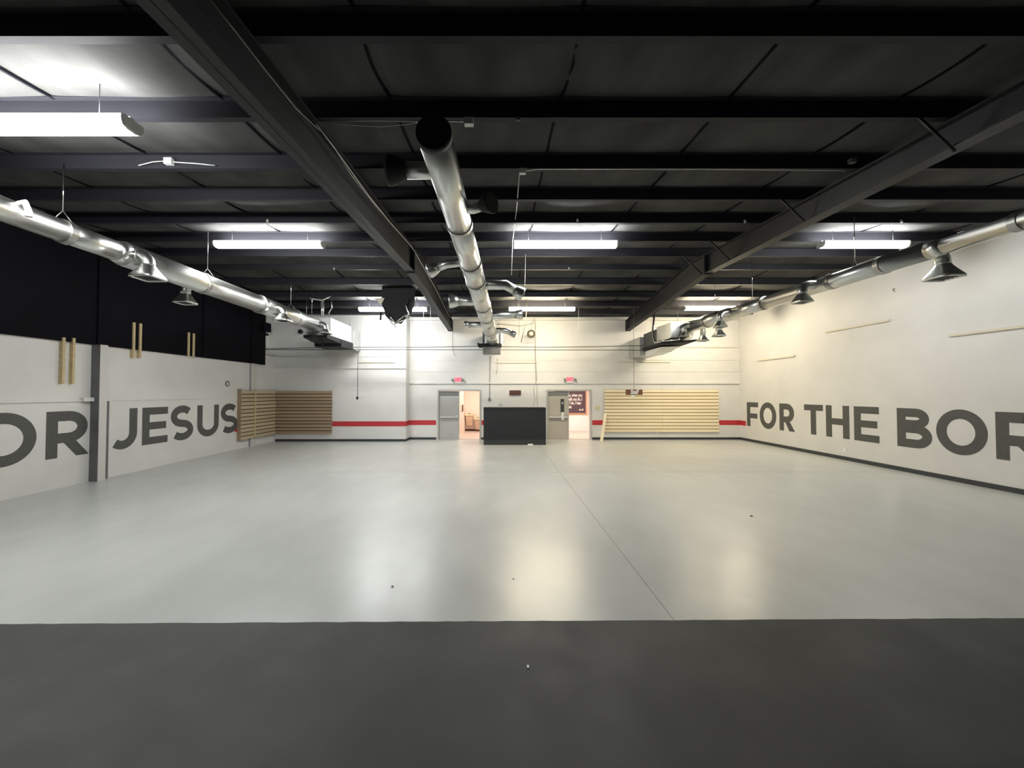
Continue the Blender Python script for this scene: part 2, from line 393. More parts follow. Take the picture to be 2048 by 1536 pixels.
def zb1(y):
    pts = ((-6, 2.25), (2, 2.43), (3.4, 2.54), (6.6, 2.79), (9.3, 2.93), (12.7, 2.87), (16.9, 2.70))
    for (a, p), (b, q) in zip(pts, pts[1:]):
        if a <= y <= b: return EYE + p + (q - p) * (y - a) / (b - a)
    return EYE + 2.7
lb = roof_beam(lambda y: -2.19 + .006 * y, zb1, 'charcoal steel roof beam running to the back wall, left of the centre duct', 9.3, (5.44, 7.61, 6.5), (-1,))
def zb2(y):
    pts = ((-6, 2.5), (4.4, 2.70), (6, 2.84), (9.9, 3.08), (16.9, 2.70))
    for (a, p), (b, q) in zip(pts, pts[1:]):
        if a <= y <= b: return EYE + p + (q - p) * (y - a) / (b - a)
    return EYE + 2.7
roof_beam(lambda y: 5.08 + .037 * y, zb2, 'charcoal steel roof beam running to the back wall, right of the centre duct', 9.9, (4.29, 6.5, 8.77, 10.05), (-1,))
# columns on the left wall
def column(y, depth, label, z1, m_):
    t = thing('steel_column', label, 'column', (XL, y, 0), None)
    m = MB(); d = depth
    box((XL, y - .1, 0.001), (XL + d, y + .0, z1)).build('web_face', m_, t)
    box((XL + d - .0, y - .1, 0.001), (XL + d + .012, y + .07, z1)).build('flange', 'trimwhite', t)
    box((XL, y + .2, 0.001), (XL + .08, y + .26, zl)).build('gap_shade_strip', m_, t)  # grey strip painted as the shade in the gap beside the column
    return t
column(9.02, .2, 'grey steel column on left wall between OR and JESUS', ZB, 'column')
t = thing('steel_column', 'pale grey steel column behind the slats near the left corner', 'column', (XL, 14.75, 0))
box((XL, 14.62, .001), (XL + .055, 14.8, ZB)).build('web_face', mat('pale_grey_column', (0.33, 0.33, 0.36), .5), t)
box((XL + .055, 14.62, .001), (XL + .065, 14.95, ZB)).build('flange', 'trimwhite', t)

# ------------------------------------------------------------------ ceiling lights
def ceiling_light(x0, x1, y, z, mt, label):
    cx = (x0 + x1) / 2; t = thing('ceiling_light', label, 'ceiling light', (cx, y, z), 'fluorescent ceiling lights')
    w_ = .11
    m = MB()       # wraparound lens: a rounded trough
    prof = [(-w_, .055), (-w_, .0), (-w_ * .82, -.045), (-w_ * .4, -.062), (w_ * .4, -.062), (w_ * .82, -.045), (w_, 0), (w_, .055)]
    m.loft([[(x, y + a, z + b) for a, b in prof] for x in (x0 + .03, x1 - .03)], True, True, False)
    m.build('lens', mt, t)
    box((x0 + .02, y - .025, z + .056), (x1 - .02, y + .025, z + .085)).build('housing', 'whitemetal', t)
    for xa, xb in ((x0, x0 + .03), (x1 - .03, x1)):
        m = MB(); pr = [(a * 1.02, b * 1.03) for a, b in prof]
        m.loft([[(x, y + a, z + b) for a, b in pr] for x in (xa, xb)], True, True, False); m.build('end_cap', 'whitemetal', t)
    for f in (.15, .85):
        x = x0 + (x1 - x0) * f
        m = MB(); m.tube([(x, y, z + .084), (x, y, HD(y) + .02)], .004, 6); m.build('hanger', 'darkgrey', t)
    return t
def lightpx(xa, xb, ypx, Y, mt, label, L=None, left=None):
    a = Q(xa, ypx, Y=Y); b = Q(xb, ypx, Y=Y)
    x0, x1 = a.x, b.x
    if L and left: x0 = x1 - L
    elif L: x1 = x0 + L
    return ceiling_light(x0, x1, Y, a.z, mt, label)
lightpx(0, 268, 252, 3.95, 'cool', 'bright fluorescent strip light at the upper left, nearest the stage', L=2.44, left=True)
lightpx(432, 647, 490, 8.5, 'cool', 'fluorescent strip light in the middle row, left of the left roof beam')
lightpx(1026, 1234, 490, 8.5, 'cool', 'fluorescent strip light in the middle row, between the two roof beams')
lightpx(1640, 1812, 490, 8.5, 'cooldim', 'fluorescent strip light in the middle row, right of the right roof beam')
lightpx(718, 855, 619, 14.4, 'cool', 'fluorescent strip light near the back wall, half hidden by the hanging black sheet')
lightpx(1017, 1150, 618.5, 14.3, 'warm', 'warm fluorescent strip light near the back wall, right of the centre duct')
lightpx(1368, 0, 617, 14.4, 'warm', 'warm fluorescent strip light near the back wall, behind the right duct', L=2.44)

# ------------------------------------------------------------------ ducts
def ring_pts(c, axis_y, r, n=28):
    return [(c[0] + r * math.cos(2 * math.pi * i / n), axis_y, c[1] + r * math.sin(2 * math.pi * i / n)) for i in range(n)]
def duct_run(t, path, bands):
    """path: list of (y, x, z, r) sections; each section its own mesh"""
    for (a, b) in zip(path, path[1:]):
        m = MB(); m.loft([ring_pts((a[1], a[2]), a[0], a[3]), ring_pts((b[1], b[2]), b[0] - .0, b[3])], True, True); m.build('duct_section', 'duct', t)
    for y, x, z, r in bands:
        m = MB(); m.loft([ring_pts((x, z), y - .05, r + .002), ring_pts((x, z), y - .045, r + .014), ring_pts((x, z), y + .045, r + .014), ring_pts((x, z), y + .05, r + .002)], True, True, False)
        m.build('joint_collar', 'seam', t)
def hood(t, xd, zd, y, xo, zbtm, size, r=.095, mt='duct', drop=True):
    """side take-off, elbow down and square bell hood"""
    s = 1 if xo > xd else -1
    pts = [(xd, y, zd)]; bend = .15; cx_ = xo - s * bend
    pts.append((cx_ - s * .02, y, zd))
    for k_ in range(1, 6):
        a = math.pi / 2 * k_ / 5; pts.append((cx_ + s * bend * math.sin(a), y, zd - bend + bend * math.cos(a)))
    zn = zbtm + size * .62; zn = min(zn, pts[-1][2] - .02)
    pts.append((xo, y, zn))
    m = MB(); m.tube(pts, r, 20); el = m.build('takeoff_elbow', mt, t)
    n = 32; rings = []
    def rr(h, f, sz):
        out = []
        for i in range(n):
            a = 2 * math.pi * (i + .5) / n; c, s_ = math.cos(a), math.sin(a)
            q = 1 / max(abs(c), abs(s_)); rad = (1 - f) * r + f * sz / 2 * q
            out.append((xo + rad * c, y + rad * s_, h))
        return out
    for f in (0, .15, .35, .6, .85, 1): rings.append(rr(zn - (zn - zbtm - .03) * f, f ** 1.15, size))
    rings.append(rr(zbtm, 1, size)); rings.append(rr(zbtm, 1, size * .9)); rings.append(rr(zbtm + .02, 1, size * .86))
    m = MB(); m.loft(rings, False, False); h = m.build('diffuser_hood', mt, el)
    el_loc = el
    m = MB()
    for i in range(5):
        yy_ = y - size * .34 + size * .17 * i; m.box((xo - size * .41, yy_ - .012, zbtm + .012), (xo + size * .41, yy_ + .012, zbtm + .018))
    m.box((xo - size * .42, y - size * .42, zbtm + .02), (xo + size * .42, y + size * .42, zbtm + .022))
    m.build('grille', 'darkgrey', el)
    return el
def hanger(t, x, y, zd, r, ztop, v=.1):
    tube([(x, y, zd + r + .14), (x, y, ztop)], .007, 6).build('hanger_rod', 'shiny', t)
    m = MB(); m.tube([(x, y, zd + r + .14), (x - v, y - .05, zd + math.sqrt(max(r * r - v * v, 0)) + .0)], .006, 6)
    m.tube([(x, y, zd + r + .14), (x + v, y + .05, zd + math.sqrt(max(r * r - v * v, 0)))], .006, 6); m.build('hanger_fork', 'seam', t)
# left duct
XD, ZD = -6.2, EYE + 2.295
ld = thing('air_duct', 'long round galvanised air duct along the left side of the hall', 'air duct', (XD, 8, ZD), 'overhead air ducts')
duct_run(ld, [(.5, XD, ZD, .152), (3.6, XD, ZD, .152), (5.45, XD, ZD, .155), (6.15, XD, ZD, .16), (6.3, XD, ZD, .205), (9.9, XD, ZD, .21), (10.05, XD, ZD, .225), (13.2, XD, ZD, .225)],
         [(5.45, XD, ZD, .158), (8.0, XD, ZD, .208), (9.95, XD, ZD, .225), (11.7, XD, ZD, .225)])
hood(ld, XD, ZD, 6.4, -5.86, EYE + 1.90, .38)
hood(ld, XD, ZD, 8.1, -6.62, EYE + 1.88, .33)
hood(ld, XD, ZD, 10.4, -5.84, EYE + 1.93, .38)
hood(ld, XD, ZD, 12.9, -5.80, EYE + 1.97, .38)
for y, r_ in ((5.42, .155), (8.15, .208), (11.45, .225), (12.75, .225)): hanger(ld, XD, y, ZD, r_, HP(y) + .05)
p = Q(42, 425, X=XD + .1)
m = MB(); m.tube([(XD, p.y, ZD + .1), (XD + .15, p.y, ZD + .14), (XD + .2, p.y, ZD + .02), (XD + .2, p.y, ZD - .05)], .035, 10); m.build('damper_elbow', 'whitemetal', ld)
# right duct
XE = 6.92
def ze(y): return EYE + 2.27 + .011 * (y - 5)
rd = thing('air_duct', 'long round galvanised air duct along the right wall', 'air duct', (XE, 8, ze(8)), 'overhead air ducts')
duct_run(rd, [(.5, XE, ze(.5), .115), (5.9, XE, ze(5), .12), (6.1, XE, ze(6), .15), (9.9, XE, ze(9), .158), (11.3, XE, ze(11), .17), (11.5, XE, ze(12), .2), (13.7, XE, ze(14), .21)],
         [(5.05, XE, ze(5), .12), (6.85, XE, ze(6.9), .155), (7.9, XE, ze(8), .155), (9.95, XE, ze(9.9), .165), (12.6, XE, ze(12.6), .208)])
hood(rd, XE, ze(6.3), 6.26, 7.3, EYE + 1.86, .38)
hood(rd, XE, ze(8.2), 8.2, 6.52, EYE + 1.92, .31)
hood(rd, XE, ze(11.2), 11.2, 6.5, EYE + 1.90, .3)
hood(rd, XE, ze(12.6), 12.7, 7.32, EYE + 1.85, .34)
hood(rd, XE, ze(14), 13.5, 6.55, EYE + 1.95, .28)
hood(rd, XE, ze(13.5), 14.0 - .35, 7.3, EYE + 1.82, .33)
for y, r_ in ((3.5, .12), (7.4, .155), (10.4, .16), (12.2, .2)): hanger(rd, XE, y, ze(y), r_, HP(y) + .05)
# centre duct
def cz(y): return EYE + 2.30 - .0212 * (y - 3.43) + .02
def cxx(y): return -.575 + .0305 * (y - 3.43)
cdct = thing('air_duct', 'round galvanised air duct down the middle with a black end cap', 'air duct', (cxx(8), 8, cz(8)), 'overhead air ducts')
sec = [(3.43, .158), (5.15, .166), (6.6, .18), (7.6, .19), (9.6, .2), (10.9, .208), (13, .215), (15.0, .22)]
duct_run(cdct, [(y, cxx(y), cz(y), r_) for y, r_ in sec], [(y, cxx(y), cz(y), r_) for y, r_ in sec[1:-1]])
m = MB(); m.loft([ring_pts((cxx(3.4), cz(3.4)), y, r_, 32) for y, r_ in ((3.37, .155), (3.375, .163), (3.45, .163))]); m.build('end_cap', 'dark', cdct)
def branch(y, pts, r0, r1, mt='duct', hm='duct', dz=0):
    x, z = cxx(y), cz(y) + dz
    pp = [(x, y, z)] + [(a, y + dy, z + b) for a, dy, b in pts]
    m = MB(); m.tube(pp, r0, 16); br = m.build('side_branch', mt, cdct)
    a = Vector(pp[-2]); b = Vector(pp[-1]); d = (b - a).normalized(); e = b + d * (r1 * 1.1)
    m = MB(); m.tube([b, b + d * (r1 * .5), e, e + d * .03], [r0 * 1.03, (r0 + r1) * .52, r1, r1], 20); m.build('branch_nozzle', hm, br)
    m = MB(); m.tube([e + d * .031, e + d * .034], [r1 * .92, r1 * .92], 20); m.build('nozzle_mouth', 'dark', br)
branch(3.95, [(-.95, 0, .0)], .085, .15, hm='dark')
branch(4.75, [(-.3, 0, .0), (-.21, -.07, .0)], .06, .13, hm='dark')
branch(6.55, [(-.9, .1, -.02), (-1.05, .15, -.06)], .07, .13)
branch(7.9, [(.15, 0, .0), (.35, .05, -.1)], .1, .14)
branch(9.2, [(-.95, 0, .0)], .11, .17)
branch(10.8, [(.5, 0, .03)], .11, .14)
branch(12.1, [(-.9, 0, .0)], .1, .12)
branch(13.1, [(.25, 0, 0), (.45, .0, -.08)], .1, .12, hm='seam')
for y in (9.9, 13.5): hanger(cdct, cxx(y), y, cz(y), .2, HP(y) + .05)

# ------------------------------------------------------------------ air handlers
def rotbox(m, a, b): m.box(a, b)
t = thing('air_handler', 'pale metal air handler box hanging at the end of the left duct', 'air handler', (-6.2, 14, EYE + 1.9), 'hanging air handlers')
box((-6.68, 13.2, EYE + 1.96), (-5.76, 15.1, EYE + 2.58)).build('cabinet', 'whitemetal', t, .01)
m = MB()
for y in (13.85, 14.35): m.box((-5.76, y, EYE + 1.96), (-5.752, y + .015, EYE + 2.58))
m.box((-5.76, 15.07, EYE + 1.9), (-5.735, 15.13, EYE + 2.6)); m.build('panel_seam', 'seam', t)
box((-6.7, 15.1, EYE + 1.75), (-5.8, YBL - .01, EYE + 2.5)).build('return_plenum', 'unit', t)
box((-6.7, 14.0, EYE + 1.68), (-5.72, 15.15, EYE + 1.94)).build('drain_pan', 'dark', t)
MB().hexa([(-6.6, 13.0, EYE + 1.86), (-5.8, 13.0, EYE + 1.86), (-5.74, 14.0, EYE + 1.78), (-6.65, 14.0, EYE + 1.78), (-6.6, 13.0, EYE + 1.95), (-5.8, 13.0, EYE + 1.95), (-5.74, 14.0, EYE + 1.95), (-6.65, 14.0, EYE + 1.95)]).build('base_frame', 'dark', t)
tube([(-6.15, 12.65, EYE + 1.83), (-6.15, 14.1, EYE + 1.83)], .055, 12).build('pipe', 'dark', t)
tube([(-6.2, 12.7, EYE + 1.8), (-6.2, 12.72, EYE + 1.68)], .02, 8).build('strut', 'dark', t)
m = MB(); m.tube([(-6.1, 13.0, EYE + 1.85), (-6.15, 13.6, EYE + 1.55), (-6.1, 14.1, EYE + 1.7)], .012, 6); m.tube([(-6.15, 13.5, EYE + 1.86), (-6.15, 13.5, EYE + 1.5)], .012, 6); m.build('bracket', 'dark', t)
m = MB(); m.tube([(-6.12, 13.28, EYE + 2.57), (-6.12, 13.28, EYE + 3.2)], .025, 10); m.tube([(-6.06, 13.28, EYE + 2.57), (-6.06, 13.28, EYE + 3.2)], .02, 10)
m.tube([(-6.1, 13.28, EYE + 3.2), (-6.45, 13.2, EYE + 3.24), (-6.5, 13.2, EYE + 3.26)], .03, 10); m.tube([(-6.1, 13.28, EYE + 3.2), (-5.9, 13.5, EYE + 3.4)], .02, 8); m.build('flue_pipe', 'chrome', t)
tube([(-5.9, 13.4, EYE + 2.57), (-5.92, 13.4, EYE + 2.8), (-5.82, 13.4, EYE + 2.95), (-5.85, 13.4, EYE + 3.4)], .018, 8).build('conduit_pipe', 'seam', t)
m = MB(); m.tube([(-6.7, 13.4, EYE + 2.5), (-6.7, 13.4, HP(13.4))], .008, 6); m.tube([(-5.78, 15, EYE + 2.5), (-5.78, 15, HP(15))], .008, 6); m.build('hanger_rod', 'seam', t)

t = thing('air_handler', 'dark flanged air handler box hanging at the end of the centre duct', 'air handler', (-.25, 15.5, EYE + 1.9), 'hanging air handlers')
m = MB(); m.loft([[(-.56, 15.45, EYE + 1.93), (.06, 15.45, EYE + 1.93), (.06, 15.45, EYE + 2.45), (-.56, 15.45, EYE + 2.45)],
                  [(-.45, 14.95, EYE + 1.93), (-.02, 14.95, EYE + 1.93), (-.02, 14.95, EYE + 2.25), (-.45, 14.95, EYE + 2.25)]], True, True, False); m.build('transition', 'duct', t)
box((-.62, 15.45, EYE + 1.93), (.1, YB - .01, EYE + 2.5)).build('cabinet', 'darkgrey', t)
box((-.78, 15.0, EYE + 1.8), (.14, 15.5, EYE + 1.92)).build('flange_frame', 'dark', t, .02)
box((-.6, 15.05, EYE + 1.52), (.1, 15.5, EYE + 1.8)).build('filter_box', 'doordark', t, .01)
box((.12, 15.5, EYE + 1.95), (.2, 15.6, EYE + 2.5)).build('pipe', 'shiny', t)
m = MB(); m.tube([(-.78, 15.2, EYE + 1.85), (-.78, 15.2, EYE + 1.97)], .03, 8); m.build('valve', 'dark', t)
m = MB(); m.tube([(-.55, 15.6, EYE + 2.5), (-.55, 15.6, HP(15.6))], .008, 6); m.tube([(.05, 15.6, EYE + 2.5), (.05, 15.6, HP(15.6))], .008, 6); m.build('hanger_rod', 'seam', t)

t = thing('air_handler', 'grey air handler box with a bright pipe at the end of the right duct', 'air handler', (6.3, 14.5, EYE + 1.9), 'hanging air handlers')
box((5.9, 14.25, EYE + 1.8), (6.85, 15.55, EYE + 2.36)).build('cabinet', 'darkgrey', t, .01)
m = MB(); m.loft([[(5.9, 14.25, EYE + 1.85), (6.85, 14.25, EYE + 1.85), (6.85, 14.25, EYE + 2.42), (5.9, 14.25, EYE + 2.42)],
                  [(6.15, 13.62, EYE + 1.95), (6.95, 13.62, EYE + 1.95), (6.95, 13.62, EYE + 2.5), (6.15, 13.62, EYE + 2.5)]], True, True, False); m.build('transition', 'duct', t)
box((5.75, 15.55, EYE + 1.5), (6.5, YB - .01, EYE + 2.25)).build('return_plenum', 'unit', t)
MB().hexa([(5.85, 13.7, EYE + 1.72), (6.85, 13.2, EYE + 1.78), (6.85, 15.6, EYE + 1.68), (5.85, 15.6, EYE + 1.68), (5.85, 13.7, EYE + 1.8), (6.85, 13.2, EYE + 1.83), (6.85, 15.6, EYE + 1.8), (5.85, 15.6, EYE + 1.8)]).build('base_frame', 'dark', t)
MB().hexa([(5.95, 14.6, EYE + 1.5), (6.6, 14.6, EYE + 1.55), (6.6, 15.5, EYE + 1.5), (5.95, 15.5, EYE + 1.45), (5.95, 14.0, EYE + 1.66), (6.6, 14.0, EYE + 1.68), (6.6, 15.5, EYE + 1.67), (5.95, 15.5, EYE + 1.67)]).build('drain_pan', 'whitemetal', t)
tube([(5.86, 14.35, EYE + 2.95), (5.8, 14.35, EYE + 2.3), (5.78, 14.2, EYE + 1.95), (5.78, 14.1, EYE + 1.84), (5.95, 13.7, EYE + 1.84), (6.3, 13.3, EYE + 1.86)], .038, 12).build('pipe', 'shiny', t)
m = MB(); m.tube([(6.0, 15.0, EYE + 2.3), (6.0, 15.0, HP(15))], .008, 6); m.tube([(6.7, 14.3, EYE + 2.3), (6.7, 14.3, HP(14.3))], .008, 6); m.build('hanger_rod', 'seam', t)
# the two long thin pipes linking the units
def cable(name, pts, r, mt, label, cat='cable', group=None, n=6):
    return tag(tube(pts, r, n).build(name, mt), label, cat, group)
def sagline(a, b, s, n=12):
    a, b = Vector(a), Vector(b); return [a.lerp(b, i / n) - Vector((0, 0, s * 4 * (i / n) * (1 - i / n))) for i in range(n + 1)]
cable('service_pipe', [(-9.38, 15.3, EYE + 1.74), (-6.7, 15.3, EYE + 1.80), (-3, 15.3, EYE + 1.80), (-.8, 15.3, EYE + 1.845), (2, 15.3, EYE + 1.80), (5.8, 15.3, EYE + 1.87)], .013, 'cable', 'upper of two thin black pipes crossing below the air handlers', 'pipe')
cable('service_pipe', [(-9.38, 15.3, EYE + 1.71), (5.8, 15.3, EYE + 1.69)], .013, 'cable', 'lower of two thin black pipes crossing below the air handlers', 'pipe')

# ------------------------------------------------------------------ hanging black sheet with foil edges
t = thing('hanging_sheet', 'black insulation sheet sagging in a V from the roof with foil struts', 'insulation sheet', (-3.45, 13.1, EYE + 2.4))
yb = 13.05
def qp(x, y, Y=yb): return Q(x, y, Y=Y)
outl = [(764, 570), (764, 612), (772, 630), (784, 643), (797, 645), (808, 632), (818, 622), (824, 606), (826, 570)]
m = MB(); m.loft([[tuple(qp(x, y)) for x, y in outl], [(qp(x, y).x + .02, yb + .3, qp(x, y).z) for x, y in outl]], True, True, False); m.build('sheet', 'dark', t)
m = MB()
for a, b in (((770, 628), (786, 649)), ((776, 626), (789, 645)), ((787, 649), (820, 634)), ((790, 646), (812, 628)), ((789, 651), (792, 655))):
    m.tube([qp(*a, yb - .06), qp(*b, yb - .06)], .022, 8)
m.build('foil_strut', 'shiny', t)
m = MB(); m.loft([[tuple(qp(x, y, yb - .05)) for x, y in ((748, 597), (769, 596), (765, 604), (760, 610), (755, 602))], [tuple(qp(x, y, yb - .03)) for x, y in ((748, 597), (769, 596), (765, 604), (760, 610), (755, 602))]], True, True, False); m.build('torn_flap', 'cream', t)
m = MB(); m.tube([qp(816, 597, yb - .05), qp(812, 612, yb - .05), qp(818, 628, yb - .05), qp(811, 634, yb - .05)], .035, 8); m.build('foil_edge', 'shiny', t)
tube([qp(762, 624), qp(761, 640)], .03, 8).build('strap_end', 'dark', t)

# ------------------------------------------------------------------ cables, boxes and rods under the roof
def jbox(x, y, Y, label, s=.05, mt='whitemetal'):
    p = Q(x, y, Y=Y); return tag(box((p.x - s, p.y - .03, p.z - s * .75), (p.x + s, p.y + .03, p.z + s * .75)).build('junction_box', mt), label, 'junction box', 'roof junction boxes')
Yp = 5.40
jbox(338, 323, Yp, 'white junction box with a drooping cable on each side, below the near left strip light', .055)
cable('power_cable', [Q(331, 322, Y=Yp), Q(305, 324, Y=Yp), Q(277, 331, Y=Yp)], .007, 'whitecable', 'short white cable drooping left from the left junction box')
cable('power_cable', [Q(345, 324, Y=Yp), Q(390, 327, Y=Yp), Q(430, 331, Y=Yp)], .007, 'whitecable', 'white cable drooping right from the left junction box')
jbox(938, 244, 4.23, 'white junction box just right of the capped end of the centre duct', .05)
cable('power_cable', [Q(632, 242, Y=4.22), Q(740, 241, Y=4.22), Q(930, 243, Y=4.22)], .006, 'greycable', 'pale cable running level behind the capped end of the centre duct')
cable('power_cable', [Q(640, 243, Y=4.22), Q(700, 250, Y=4.22), Q(760, 253, Y=4.22), Q(810, 249, Y=4.22), Q(840, 243, Y=4.22)], .005, 'greycable', 'pale cable sagging in a loop left of the capped duct end')
jbox(1045, 343, 5.40, 'small white junction box where a long cable turns down, right of centre duct', .045)
jbox(1704, 322, 5.38, 'small grey junction box on a purlin beside the right roof beam', .04, 'doordark')
cable('power_cable', [Q(1050, 342, Y=5.38), Q(1075, 338, Y=5.38), Q(1400, 338, Y=5.38), Q(1690, 341, Y=5.38)], .007, 'whitecable', 'long white cable running right along a purlin from the small junction box')
cable('hanging_cable', [Q(1039, 347, Y=5.4), Q(1033, 420, Y=7.2), Q(1025, 485, Y=8.8), Q(1023, 550, Y=8.9)], .007, 'whitecable', 'white cable dropping past the left end of the middle strip light')
cable('hanging_cable', [Q(1051, 508, Y=9.3), Q(1050, 560, Y=9.3), Q(1049, 594, Y=9.3)], .006, 'greycable', 'thin pale wire hanging behind the middle strip light')
cable('power_cable', [Q(1045, 571, Y=12.6), Q(1166, 570, Y=12.6)], .008, 'greycable', 'pale conduit along a purlin above the warm strip light', 'conduit')
cable('power_cable', [Q(1045, 571, Y=12.6), Q(1042, 580, Y=12.6), Q(1039, 605, Y=12.6)], .012, 'greycable', 'pale conduit bending down left of the warm strip light', 'conduit')
# cable along the left roof beam
bpts = []
for x, y in ((421, 0), (470, 62), (530, 140), (590, 215), (640, 262)):
    bpts.append(Q(x, y, X=-2.05))
cable('beam_cable', bpts, .004, 'greycable', 'thin grey cable along the near top edge of the left roof beam')
bp = [Q(633, 249, X=-2.03), Q(668, 295, X=-2.03), Q(700, 340, X=-2.03), Q(740, 395, X=-2.03), Q(780, 445, X=-2.03), Q(822, 492, X=-2.03), Q(835, 513, X=-2.03), Q(870, 575, X=-2.03), Q(900, 636, X=-2.03)]
cable('beam_cable', bp, .008, 'whitecable', 'pale cable fastened along the left roof beam as far as the back wall')
bp = [Q(672, 303, X=-2.02), Q(702, 350, X=-2.02), Q(722, 375, X=-2.02), Q(748, 408, X=-2.02), Q(762, 424, X=-2.02)]
cable('beam_cable', bp, .007, 'greycable', 'second pale cable sagging below the left roof beam cable')
cable('threaded_rod', [Q(1047, 70, Y=3.5), Q(1044, 150, Y=4.0), Q(1039, 205, Y=4.4)], .004, 'greycable', 'faint thin rod under the near roof above the centre')
tag(box(Q(1033, 184, Y=4.3) + Vector((0, 0, 0)), Q(1040, 243, Y=4.33)).build('hanger_strap', 'darkgrey'), 'thin grey metal strap hanging under the near roof', 'strap')
for x, lb_ in ((1266, None),):
    cable('pendant_rod', [Q(1267, 600, Y=15.6), Q(1268, 778, Y=15.6)], .01, 'greycable', 'thin rod dropping from the roof to the brown hanging sign', 'rod')
for x, y0, y1, lab in ((715, 660, 793, 'thin black cord with a knob hanging below the left air handler'),):
    Y_ = 14.9
    t = thing('hanging_switch', lab, 'hanging switch', tuple(Q(x, y1, Y=Y_)))
    tube([Q(x + 1, 702, Y=Y_), Q(x, y1, Y=Y_)], .011, 6).build('cord', 'cable', t)
    tube([Q(x + 1, 702, Y=Y_), (-5.8, 15.2, EYE + 1.8)], .011, 6).build('cord_arm', 'whitemetal', t)
    a = Q(x - .5, 797, Y=Y_); tube([a + Vector((0, 0, .08)), a + Vector((0, 0, .04)), a, a - Vector((0, 0, .04))], [.02, .045, .045, .02], 10).build('cord_knob', 'dark', t)
t = thing('wall_conduit', 'thin conduit down the back wall ending in a small box above the black counter', 'conduit', tuple(Q(980, 799, Y=YB)))
tube([Q(980, 712, Y=YB - .02), Q(979, 797, Y=YB - .02)], .012, 6).build('pipe', 'greycable', t)
a = Q(979, 799, Y=YB); box((a.x - .055, YB - .06, a.z - .06), (a.x + .055, YB, a.z + .06)).build('outlet_box', 'doordark', t, .008)
cable('hanging_cable', [Q(994, 716, Y=YB - .03), Q(995, 735, Y=YB - .03), Q(993, 749, Y=YB - .03)], .007, 'greycable', 'short pale cable end hanging on the back wall under the centre unit')
cable('hanging_cable', [Q(1071, 640, Y=YB - .2), Q(1070, 700, Y=YB - .1), Q(1072, 760, Y=YB - .08), Q(1067, 780, Y=YB - .03), Q(1070, 800, Y=YB - .03), Q(1066, 812, Y=YB - .03)], .007, 'greycable', 'pale cable hanging wavily down the wall, left one of a pair by the right door')
cable('hanging_cable', [Q(1070, 645, Y=YB - .2), Q(1071, 720, Y=YB - .1), Q(1074, 770, Y=YB - .03), Q(1074, 800, Y=YB - .03), Q(1076, 812, Y=YB - .03)], .007, 'greycable', 'pale cable hanging straighter down the wall, right one of a pair by the right door')
cable('hanging_cable', [Q(905, 645, Y=YB - .1), Q(905.5, 700, Y=YB - .1), Q(910, 712, Y=YB - .1)], .008, 'darkgrey', 'dark cable dropping from the back end of the left roof beam')
for x, y0, y1, lab in ((861, 640, 690, 'thin wire hanging on the upper back wall left of the left beam'), (1157, 620, 690, 'thin wire hanging on the upper back wall above the right door'), (847, 632, 642, 'short bright rod at the roof edge left of the left beam')):
    cable('hanging_wire', [Vector((Q(x, y0, Y=15.4).x, 15.4, HD(15.4) + .02)), Q(x, y1, Y=15.4)], .006, 'whitecable', lab, 'wire')
cable('dangling_strap', [Q(1054, 640, Y=14.6) + Vector((0, 0, .78)), Q(1052, 640, Y=14.6), Q(1048, 660, Y=14.6), Q(1042, 685, Y=14.6)], .012, 'coil', 'slanting loose strap dangling right of the centre duct end', 'strap')
cable('dangling_wire', [Q(1038, 640, Y=14.6) + Vector((0, 0, .78)), Q(1038, 640, Y=14.6), Q(1038, 670, Y=14.6)], .008, 'coil', 'short straight wire dangling right of the centre duct end', 'wire')
cable('strung_cable', [Q(995, 648, Y=15.6), Q(1040, 652, Y=15.6), Q(1066, 647, Y=15.6), Q(1069, 636, Y=15.6)], .012, 'coil', 'dark cable strung level between the centre duct and the coil')
for x, y, i_, lab in ((535, 441, 10, 'above the left middle strip light'), (1155, 440, 10, 'above the strip light between the roof beams'), (668, 537, 13, 'behind the left middle strip light'), (1138, 536, 13, 'between the two centre strip lights'), (1803, 442, 10, 'above the right middle strip light'), (1490, 442, 10, 'just left of the right roof beam')):
    p = Q(x, y, Y=pur[i_] - .02)
    tag(tube([p + Vector((0, .02, .02)), p, p - Vector((0, 0, .03))], .022 if y < 500 else .018, 8).build('purlin_clip', 'whitemetal'), 'small pale clip on a purlin ' + lab, 'clip', 'pale clips on the purlins')
# coil of cable
c = Q(1062.5, 667.5, Y=16.3); t = thing('cable_coil', 'round coil of dark cable hanging on a wire near the back wall', 'cable coil', tuple(c))
m = MB()
for dr, dy in ((.0, 0), (.03, .03), (-.02, -.03), (.02, -.02)):
    pts = [(c.x + (.13 + dr) * math.cos(a * math.pi / 12), c.y + dy, c.z + (.13 + dr) * math.sin(a * math.pi / 12)) for a in range(25)]
    m.tube(pts, .018, 6)
m.build('loops', 'coil', t); tube([c + Vector((0, 0, .14)), (c.x, c.y, HD(c.y) + .03)], .006, 6).build('hanging_wire', 'greycable', t)
